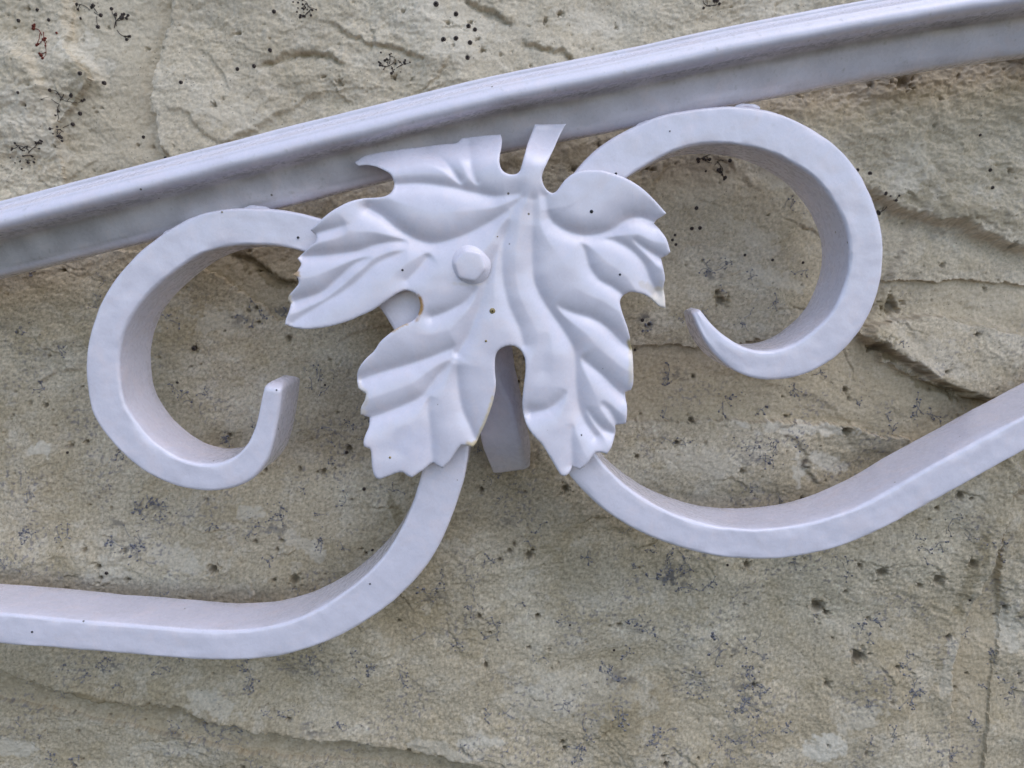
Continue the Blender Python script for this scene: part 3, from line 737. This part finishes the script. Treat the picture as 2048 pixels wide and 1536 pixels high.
# valleys pressed between the pillows of the blade: (points, depth0, depth1, width)
VAL = [
 ([(1045,395),(1010,425),(960,455),(921,473),(872,486),(833,478),(794,456),(765,432),(736,416)], 7, 15, 19, .3),
 ([(1035,388),(990,393),(940,383),(892,373),(843,367),(794,369)], 8, 12, 17, .5),
 ([(935,384),(921,365),(902,338),(882,318),(853,299)], 9, 6, 12, .5),
 ([(965,388),(945,345),(938,285)], 6, 5, 13, .5),
 ([(865,490),(804,483),(755,489),(716,502),(658,510),(605,513)], 8, 13, 16, .3),
 ([(700,448),(665,458),(628,468)], 3, 11, 13, .2),
 ([(762,505),(710,528),(672,560),(640,586),(590,602)], 6, 12, 15, .3),
 ([(850,492),(814,500),(755,526),(726,552),(687,583),(648,606),(609,630),(585,646)], 6, 6, 15, .5),
 ([(865,500),(842,532),(815,560)], 9, 5, 14, .5),
 ([(965,560),(947,583),(931,603),(892,624),(863,634)], 5, 9, 14, .3),
 ([(935,678),(924,686),(875,709),(817,729),(758,746),(724,758)], 7, 14, 17, .2),
 ([(915,705),(905,718),(866,762),(846,790),(817,806),(777,823),(738,836)], 6, 12, 15, .3),
 ([(915,712),(914,735),(917,778),(926,821),(940,852),(950,876)], 8, 8, 15, .3),
 ([(868,770),(856,807),(860,850),(862,880),(865,924)], 6, 6, 14, .4),
 ([(846,792),(810,850),(790,900)], 0, 2, 20, .5),
 ([(1066,400),(1065,450),(1065,508),(1067,557),(1083,597),(1106,631),(1128,663),(1145,692),(1150,716),(1153,778),(1159,817),(1171,846),(1190,872)], 9, 11, 17, .5),
 ([(1030,410),(1012,460),(1004,509),(1007,567),(1020,616),(1038,655),(1048,690)], 8, 5, 16, .4),
 ([(1040,420),(1005,480),(982,530),(970,570),(955,620),(935,670),(915,705)], 4, 9, 15, .5),
 ([(1090,392),(1093,412),(1100,436),(1122,456),(1155,468),(1184,470),(1223,460),(1253,440),(1282,435),(1310,446)], 10, 12, 16, .5),
 ([(1078,435),(1110,466),(1165,478),(1210,477),(1243,488),(1272,509),(1290,532),(1300,559),(1312,582)], 3, 12, 17, .5),
 ([(1255,470),(1280,490),(1300,504),(1320,516)], 4, 10, 13, .3),
 ([(1140,472),(1161,485),(1171,505),(1178,532),(1198,560),(1223,573),(1246,590)], 7, 9, 14, .3),
 ([(1092,598),(1116,612),(1145,625),(1184,637),(1214,655),(1243,684),(1262,700)], 6, 14, 16, .3),
 ([(1148,700),(1175,726),(1204,750),(1229,775),(1250,792)], 8, 14, 17, .2),
 ([(1150,770),(1135,780),(1122,797),(1097,817),(1061,825)], 3, 12, 13, .5),
 ([(1159,800),(1185,835),(1208,860),(1232,868)], 5, 12, 14, .3),
 ([(1196,800),(1218,820),(1234,846)], 3, 9, 11, .3),
 ([(1150,830),(1143,872),(1145,930)], 3, 8, 13, .4),
 ([(1105,640),(1090,700),(1085,740)], 3, 2, 20, .5),
]
LEAF_DEP = -25.0
def leaf_h(x, y):
    """relief toward the camera, px"""
    h = np.full(np.shape(x), 10.0)
    # lobes bow away from the camera toward their tips
    for (cx, cy, r, a) in ((570, 620, 110, -8), (1335, 600, 70, -7), (1130, 950, 90, 5), (755, 955, 110, 6), (1330, 430, 60, -6), (720, 320, 70, -13), (840, 285, 70, -12), (950, 265, 60, -14), (1100, 250, 60, -26)):
        h = h + a * np.exp(-((x - cx) ** 2 + (y - cy) ** 2) / (r * r)) * 0.9
    v = np.zeros(np.shape(x))
    for pts, d0, d1, w, sh in VAL:
        cp = catmull(pts, 14.0)
        d, t, s = seg_dist(x, y, cp)
        dep = d0 + (d1 - d0) * t
        fade = np.maximum(sstep(-0.08, 0.26, t), 0.55)
        e = 3.0 + 2.0 * sh
        g = 1.42 * dep * fade * np.exp(-(np.sqrt(d * d + e * e) - e) / (w * 0.98))
        v = np.maximum(v, g) + 0.22 * np.minimum(v, g)
    h = h - v
    # the top of the blade and the stalk are bent back to lie on the web of the rail
    d, t, s = seg_dist(x, y, [(640, 332), (705, 318), (800, 292), (900, 280), (1003, 262), (1020, 262)])
    h = h - 40 * np.exp(-(d / 34) ** 2) * (x < 1030) * (1 - sstep(1003, 1030, x))
    h = h - 34 * (1 - sstep(246, 335, y)) * sstep(1030, 1062, x)
    # soft main ridges that carry the midribs
    d, t, s = seg_dist(x, y, [(1070, 250), (1064, 330), (1055, 400)])
    h = h + 4 * np.exp(-(d / 22) ** 2)
    h = h + 1.2 * fbm(x / 70, y / 70, 2, 1200)
    return h
step = 3.1
gx, gy = np.meshgrid(np.arange(560, 1350, step), np.arange(240, 966, step * 0.9))
gx = gx + (np.arange(gx.shape[0]) % 2)[:, None] * step * 0.5
gx = gx.ravel(); gy = gy.ravel()
ins = inpoly(gx, gy, OL)
gx, gy = gx[ins], gy[ins]
dO, _, _ = seg_dist(gx, gy, np.vstack([OL, OL[:1]]))
kp = dO > 1.9
gx, gy = gx[kp], gy[kp]; dO = dO[kp]
nO = len(OL)
pts2 = [Vector((float(a), float(b))) for a, b in OL] + [Vector((float(a), float(b))) for a, b in zip(gx, gy)]
edges = [(i, (i + 1) % nO) for i in range(nO)]
res = delaunay_2d_cdt(pts2, edges, [list(range(nO))], 1, 1e-6)
LV = np.array([(p.x, p.y) for p in res[0]]); LF = [tuple(f) for f in res[2]]
lh = leaf_h(LV[:, 0], LV[:, 1])
dE, _, _ = seg_dist(LV[:, 0], LV[:, 1], np.vstack([OL, OL[:1]]))
lh = lh - 1.6 * np.exp(-dE / 2.5)                 # paint-rounded rim
front_v = P(LV[:, 0], LV[:, 1], LEAF_DEP - lh)
# tint: rust-cream bleeding at chipped tips and notches
tint = np.ones((len(LV), 3))
def stain(u, v, ru, rv, c, k, edge=None, ang=0.0):
    global tint
    x, y = LV[:, 0] - u, LV[:, 1] - v
    a = (x * math.cos(ang) + y * math.sin(ang)) / ru; b = (-x * math.sin(ang) + y * math.cos(ang)) / rv
    m = (1 - sstep(0.5, 1.1, np.hypot(a, b) + 0.35 * fbm(LV[:, 0] / 14, LV[:, 1] / 14, 3, 1300))) * k
    if edge: m = m * (1 - sstep(edge * 0.5, edge, dE + 1.5 * fbm(LV[:, 0] / 12, LV[:, 1] / 12, 2, 1310)))
    tint = tint + (np.array(c) - tint) * m[:, None]
CREAM = (1.06, 0.98, 0.76); YEL = (0.80, 0.66, 0.34)
stain(1320, 594, 24, 30, CREAM, 1.0)
stain(1300, 578, 26, 10, (0.86, 0.80, 0.66), .8, None, 0.6)
stain(1262, 690, 10, 16, (0.62, 0.52, 0.22), .9, 9)
stain(1262, 735, 14, 40, CREAM, .8, 12)
stain(976, 830, 16, 60, (0.95, 0.84, 0.52), .85, 7, 0.35)
stain(948, 888, 16, 12, YEL, .95, 12)
stain(724, 790, 16, 34, (0.93, 0.87, 0.68), .7, 10)
stain(722, 826, 14, 14, CREAM, .6)
stain(590, 548, 12, 10, (0.62, 0.42, 0.16), .9, 9)
stain(578, 600, 10, 14, (0.85, 0.75, 0.48), .8, 7)
stain(838, 612, 20, 30, (0.60, 0.36, 0.13), 1.0, 8)
stain(800, 654, 30, 8, (0.78, 0.58, 0.30), .9, 5, -0.4)
stain(940, 566, 34, 7, (0.88, 0.82, 0.66), .5)
stain(830, 890, 50, 40, (0.93, 0.95, 1.0), .6)
# back sheet and rim
TH = 5.5
back_v = front_v.copy(); back_v[:, 1] += TH * K
nv = len(LV)
Vl = np.vstack([front_v, back_v])
Fl = []
pv = front_v
for f in LF:
    a, b, c_ = (pv[k] for k in f[:3])
    nrm = np.cross(b - a, c_ - a)
    f = f if nrm[1] < 0 else f[::-1]
    Fl.append(f); Fl.append(tuple(k + nv for k in f[::-1]))
# boundary edges
from collections import Counter
ec = Counter()
for f in Fl[::2]:
    for i in range(len(f)):
        ec[(f[i], f[(i + 1) % len(f)])] += 1
for (a, b) in list(ec):
    if (b, a) not in ec:
        Fl.append((b, a, a + nv, b + nv))
leaf = np_mesh("vine_leaf", Vl, Fl, M_LEAF, iron, np.vstack([tint, tint]))
leaf["label"] = "embossed five-lobed vine leaf of sheet metal"

# ---- hexagonal bolt head on the leaf
def leaf_front_dep(u, v):
    return LEAF_DEP - float(leaf_h(np.array([float(u)]), np.array([float(v)]))[0])
bu, bvv = 940, 531
bd = leaf_front_dep(bu, bvv)
rings = [(40, 6, 0), (36, 1.5, .1), (33, -1.0, .4), (31, -3.5, .9), (29.8, -6.0, 1), (27.8, -7.3, .95), (24, -8.0, .8), (13, -8.3, .4), (5, -8.4, 0)]
V = []; nseg = 48
cen = P(bu, bvv, bd)
for r, y, hx in rings:
    for q in range(nseg):
        a = 2 * math.pi * q / nseg
        sec = (a + math.radians(12)) % (math.pi / 3) - math.pi / 6
        hr = r * math.cos(math.pi / 6) / math.cos(sec)
        rr_ = hr * 1.05 * hx * 0.75 + r * (1 - hx * 0.75)
        V.append(cen + np.array([rr_ * math.cos(a), y - 0.0, rr_ * math.sin(a)]) * K)
F = []
for i in range(len(rings) - 1):
    for q in range(nseg):
        a = i * nseg + q; b = i * nseg + (q + 1) % nseg
        F.append((a, b, b + nseg, a + nseg))
V.append(cen + np.array([0, -8.4, 0]) * K); base_i = (len(rings) - 1) * nseg
for q in range(nseg): F.append((base_i + q, base_i + (q + 1) % nseg, len(V) - 1))
bolt = np_mesh("bolt_head", np.array(V), F, paint_material("white_paint_on_bolt", lump=0.4, dirt=0.2), leaf)
bm = bmesh.new(); bm.from_mesh(bolt.data); bmesh.ops.recalc_face_normals(bm, faces=bm.faces); bm.to_mesh(bolt.data); bm.free()

# ---- specks of dirt and rust dried on the leaf
def dome(name, u, v, dep, r, hgt, mat, parent, seg=14):
    cen = P(u, v, dep); V = []; F = []
    rr2 = [(1.0, 0.6), (0.92, -0.35), (0.6, -0.85), (0.25, -1.0)]
    for f, y in rr2:
        for q in range(seg):
            a = 2 * math.pi * q / seg
            V.append(cen + np.array([f * r * math.cos(a), y * hgt, f * r * math.sin(a)]) * K)
    for i in range(3):
        for q in range(seg):
            a = i * seg + q; b = i * seg + (q + 1) % seg
            F.append((b, a, a + seg, b + seg))
    F.append(tuple(range(3 * seg, 4 * seg)))
    return np_mesh(name, np.array(V), F, mat, parent)
for (u, v, r, m_) in [(1183, 423, 3.6, M_SPOT), (985, 622, 6.0, M_SPECK), (1240, 549, 2.4, M_SPOT), (972, 682, 2.6, M_SPECK), (805, 540, 2.4, M_SPOT), (995, 473, 1.4, M_SPECK), (1163, 870, 1.7, M_SPOT), (780, 915, 2.6, M_SPECK)]:
    dome("dried_speck", u, v, leaf_front_dep(u, v), r, 1.4, m_, leaf)

for (u, v, r, par) in [(444, 424, 1.6, sb1), (596, 475, 2.6, sb1), (740, 1168, 2.0, sb1), (64, 1264, 2.4, sb1), (553, 780, 1.8, sb1), (1232, 347, 2.4, sb2), (1340, 262, 1.4, sb2)]:
    dome("dried_speck", u, v, -3.0, r, 1.2, M_SPOT if (int(u) % 3) else M_SPECK, par, 9)

# ================================================================== DRIED CREEPER TENDRILS ON THE WALL
def tendril_geo(u0, v0, n_arm, length, disc, rs_, thick=0.9, spread=math.tau, a0=0.0, dense=1.0):
    """filaments with adhesive pads, laid on the stone; returns (verts, faces)"""
    V = []; F = []
    def disc_at(u, v, r):
        dep = wall_y(u, v); c = P(u, v, dep); s = 7; b0 = len(V)
        for f, y in ((1.0, 1.0), (0.85, -1.3), (0.35, -2.2)):
            for q in range(s):
                a = math.tau * q / s
                rr_ = r * f * (1 + rs_.uniform(-.15, .15)) * 1.15
                V.append(c + np.array([rr_ * math.cos(a), y, rr_ * math.sin(a)]) * K)
        for i in range(2):
            for q in range(s):
                a = b0 + i * s + q; b = b0 + i * s + (q + 1) % s
                F.append((b, a, a + s, b + s))
        F.append(tuple(b0 + 2 * s + q for q in range(s)))
    def filament(pl, th):
        c = np.array(pl); prev = None
        for i, (u, v) in enumerate(c):
            dep = wall_y(u, v) - 1.0; p = P(u, v, dep)
            t = c[min(i + 1, len(c) - 1)] - c[max(i - 1, 0)]; t = t / (np.hypot(*t) + 1e-9); n_ = np.array([-t[1], t[0]])
            th_ = th * (1 - 0.5 * i / len(c))
            b0 = len(V)
            V.append(p + np.array([n_[0], 0.6, -n_[1]]) * th_ * K * 1.15); V.append(p + np.array([0, -1.3 * th_, 0]) * K); V.append(p + np.array([-n_[0], 0.6, n_[1]]) * th_ * K * 1.15)
            if prev is not None:
                for q in range(2): F.append((prev + q, prev + q + 1, b0 + q + 1, b0 + q))
            prev = b0
    # a few wandering stems, each with short twigs that end in one to three pads
    for k in range(max(1, n_arm // 2)):
        su = u0 + rs_.gauss(0, 0.22) * length; sv = v0 + rs_.gauss(0, 0.22) * length
        a = rs_.uniform(0, math.tau); L = length * rs_.uniform(0.5, 1.3); n = max(5, int(L / 3)); cur = rs_.uniform(-.15, .15)
        u, v = su, sv; pl = [(u, v)]
        for i in range(n):
            cur = cur * 0.8 + rs_.uniform(-.16, .16); a += cur + rs_.uniform(-.25, .25)
            u += math.cos(a) * L / n; v += math.sin(a) * L / n; pl.append((u, v))
            if rs_.random() < (0.30 if disc < 3.3 else 0.17) * dense:
                a2 = a + rs_.choice([-1, 1]) * rs_.uniform(.5, 1.5); uu, vv = u, v; p2 = [(uu, vv)]; c2 = rs_.uniform(-.35, .35)
                for _ in range(rs_.randint(2, 5)):
                    a2 += c2; uu += math.cos(a2) * 2.8; vv += math.sin(a2) * 2.8; p2.append((uu, vv))
                filament(p2, thick * .6)
                for _ in range(rs_.choice([1, 1, 2, 3])):
                    disc_at(uu + rs_.uniform(-4, 4) * (1 if _ else 0), vv + rs_.uniform(-4, 4) * (1 if _ else 0), disc * rs_.uniform(.45, 1.05))
        filament(pl, thick * rs_.uniform(.5, .85))
        disc_at(u, v, disc * rs_.uniform(.6, 1.1))
    for k in range(n_arm if disc < 3.3 else 1):
        disc_at(u0 + rs_.gauss(0, 0.55) * length, v0 + rs_.gauss(0, 0.45) * length, disc * rs_.uniform(.3, .75))
    return V, F
def discs_only(lst, rs_):
    V = []; F = []
    for (u, v, r) in lst:
        a, b = tendril_geo(u, v, 0, 0, 0, rs_)
    return V, F

TEND = [ # u, v, arms, length, disc, material, label
 (92, 72, 5, 34, 3.6, M_RED, "rust-red dried creeper tendril at the far top left of the wall"),
 (120, 196, 6, 46, 3.6, M_DARK, "long black branching tendril left of the upper stone joint"),
 (128, 258, 6, 24, 4.2, M_DARK, "compact brown tendril with round pads just above the left end of the rail"),
 (190, 28, 4, 24, 4.6, M_DARK, "black-padded tendril at the top of the left stone joint"),
 (232, 48, 4, 26, 3.6, M_DARK, "dark tendril hanging beside the black pads at the top left"),
 (608, 12, 4, 22, 3.2, M_DARK, "hooked dark tendril at the top edge above the chipped lip"),
 (787, 128, 4, 24, 3.0, M_DARK, "curled grey-black tendril above the middle of the rail"),
 (50, 318, 5, 26, 3.2, M_DARK, "small brown tendril at the left edge above the rail"),
 (1415, 10, 5, 34, 4.2, M_DARK, "dark tendril at the top edge right of centre above the rail"),
 (1425, 322, 6, 26, 4.0, M_DARK, "black tendril hanging under the crown of the right scroll"),
 (1772, 408, 4, 26, 4.0, M_DARK, "dark tendril just outside the right scroll"),
 (1425, 540, 8, 30, 2.6, M_GREY, "dense grey tendril mat in the middle of the right scroll"),
 (1345, 1150, 10, 44, 3.0, M_GREY, "largest grey tendril mat below the right bar"),
 (1450, 1288, 9, 36, 4.0, M_GREY, "star-shaped blue-grey tendril low right of centre"),
 (1718, 1000, 6, 40, 2.4, M_GREY, "twiggy grey tendril above the right bar near the edge"),
 (870, 1190, 7, 30, 3.0, M_GREY, "grey tendril close under the bend of the lower left bar"),
 (255, 1095, 8, 36, 3.2, M_GREY, "grey tendril cluster between the left scroll and the lower bar"),
 (1525, 915, 7, 36, 2.6, M_GREY, "fine grey tendril inside the dip of the right bar"),
 (1170, 1480, 5, 0, 0, None, ""),
]
rs2 = random.Random(3)
for (u, v, na, L, dc, m_, lab) in TEND:
    if m_ is None: continue
    a, b = tendril_geo(u, v, na + (4 if m_ is not M_GREY else 0), L * 1.1, dc, rs2, 1.15 if m_ is not M_GREY else 0.9)
    o = np_mesh("dried_tendril", np.array(a), b, m_, None, None)
    cen = np.array(a).mean(axis=0)
    o.data.transform(Matrix.Translation(Vector((-cen).tolist()))); o.location = Vector(cen.tolist())
    o["label"] = lab; o["category"] = "dried tendril"
# the countless faint remains elsewhere
def scatter(lst, name, mat, label):
    V = []; F = []
    for (u, v, na, L, dc) in lst:
        a, b = tendril_geo(u, v, na, L, dc, rs2)
        o0 = len(V); V += a; F += [tuple(k + o0 for k in f) for f in b]
    o = np_mesh(name, np.array(V), F, mat)
    o["label"] = label; o["category"] = "creeper residue"; o["kind"] = "stuff"
    return o
greys = [(1300, 1262, 6, 26, 3), (1280, 1240, 5, 22, 3), (1225, 1345, 6, 24, 3), (1260, 1300, 5, 20, 3), (1690, 1120, 5, 26, 2.6), (1730, 1260, 6, 26, 2.8), (1745, 1245, 4, 20, 2.8), (1540, 1065, 4, 20, 2.5), (1830, 1385, 6, 30, 3), (1820, 1395, 5, 22, 3),
         (1405, 1370, 6, 34, 3), (1490, 1345, 6, 34, 3), (1485, 1410, 7, 34, 3), (1240, 1420, 6, 28, 3), (1150, 1495, 6, 26, 3), (1320, 1480, 7, 30, 3), (1440, 1480, 6, 26, 3), (1500, 1390, 5, 26, 3), (1640, 1000, 4, 20, 2.5), (1840, 825, 6, 30, 2.6),
         (330, 1015, 6, 24, 2.6), (290, 1000, 5, 20, 2.6), (560, 1010, 5, 20, 2.6), (545, 1045, 5, 24, 2.8), (640, 1100, 5, 20, 2.5), (320, 1340, 5, 20, 2.5), (620, 1345, 5, 22, 2.5), (480, 1330, 5, 20, 2.5), (740, 1340, 5, 22, 2.5), (700, 1460, 5, 26, 2.8),
         (590, 1430, 5, 26, 2.5), (350, 1450, 5, 22, 2.5), (130, 1080, 5, 24, 2.5), (60, 1075, 4, 20, 2.5), (950, 1210, 4, 20, 2.4), (1130, 1240, 4, 18, 2.4), (1000, 1120, 5, 20, 2.4), (1080, 1060, 5, 20, 2.4), (1860, 1100, 5, 22, 2.6), (2010, 1100, 5, 26, 2.8),
         (2020, 1360, 5, 26, 3), (1960, 1450, 5, 26, 3), (1920, 1500, 5, 24, 3), (1560, 1460, 4, 20, 2.6), (500, 640, 5, 22, 2.4), (560, 630, 5, 22, 2.4), (520, 620, 4, 18, 2.4), (340, 640, 4, 18, 2.4), (120, 690, 4, 20, 2.4), (90, 780, 4, 18, 2.4),
         (1340, 745, 6, 24, 2.6), (1500, 560, 5, 20, 2.4), (1580, 420, 5, 22, 2.2), (1300, 660, 5, 18, 3.0), (440, 870, 5, 20, 2.4), (360, 800, 4, 18, 2.4), (640, 760, 5, 20, 2.4), (660, 860, 4, 18, 2.4), (800, 1350, 5, 26, 2.6), (450, 1480, 5, 20, 2.4)]
for i in range(190):
    greys.append((rs2.uniform(0, 2048), 1536 - 1000 * rs2.random() ** 1.3, rs2.randint(2, 5), rs2.uniform(8, 26), rs2.uniform(1.4, 2.6)))
scatter(greys, "creeper_residue", M_GREY, "scattered blue-grey filaments and pads of dead creeper over the lower stones")
darks = [(912, 28, 0, 0, 0)]
dk = [(912, 28, 5.0), (937, 52, 4.6), (950, 59, 4.2), (887, 79, 5.2), (912, 77, 5.2), (940, 85, 4.6), (935, 115, 4.6), (872, 8, 5.4), (75, 20, 3.5), (98, 40, 3.5), (37, 41, 3.5), (36, 185, 3), (160, 147, 4.5), (208, 166, 4.5), (160, 227, 4.2), (287, 274, 3.5), (331, 316, 3.2),
      (540, 100, 4), (508, 132, 4), (475, 138, 4), (548, 23, 4), (362, 165, 4), (575, 320, 0), (1393, 416, 4.2), (1384, 457, 4), (1400, 456, 4), (1490, 510, 3), (1545, 520, 3), (1437, 340, 4.2), (1460, 321, 4.2), (1540, 372, 0), (1606, 525, 3), (1650, 440, 0), (1740, 347, 4.4), (1715, 340, 3.6),
      (1980, 340, 4), (1985, 375, 3.6), (1960, 270, 3), (1753, 393, 5), (1140, 1250, 2.5), (1455, 1130, 3), (1760, 960, 4), (1940, 1200, 3), (1228, 1300, 3), (1515, 1100, 0), (388, 697, 5), (280, 870, 3), (355, 765, 3), (650, 770, 2.5), (135, 905, 3), (213, 1146, 4), (693, 905, 4), (728, 978, 4), (745, 1100, 3),
      (1285, 640, 4), (1298, 648, 4), (1255, 560, 3), (1270, 700, 3), (1345, 480, 3), (1350, 470, 3), (1352, 489, 3)]
V = []; F = []
for (u, v, r) in dk:
    if r <= 0: continue
    dep = wall_y(u, v); c = P(u, v, dep); s = 9; b0 = len(V)
    for f, y in ((1.0, 1.0), (0.9, -1.6), (0.4, -2.8)):
        for q in range(s):
            a = math.tau * q / s
            V.append(c + np.array([r * f * 1.15 * math.cos(a), y, r * f * 1.15 * math.sin(a)]) * K)
    for i in range(2):
        for q in range(s):
            a = b0 + i * s + q; b = b0 + i * s + (q + 1) % s
            F.append((b, a, a + s, b + s))
    F.append(tuple(b0 + 2 * s + q for q in range(s)))
o = np_mesh("creeper_pads", np.array(V), F, M_DARK)
o["label"] = "small round black adhesive pads left by creeper on the upper stones"; o["category"] = "creeper pads"; o["kind"] = "stuff"
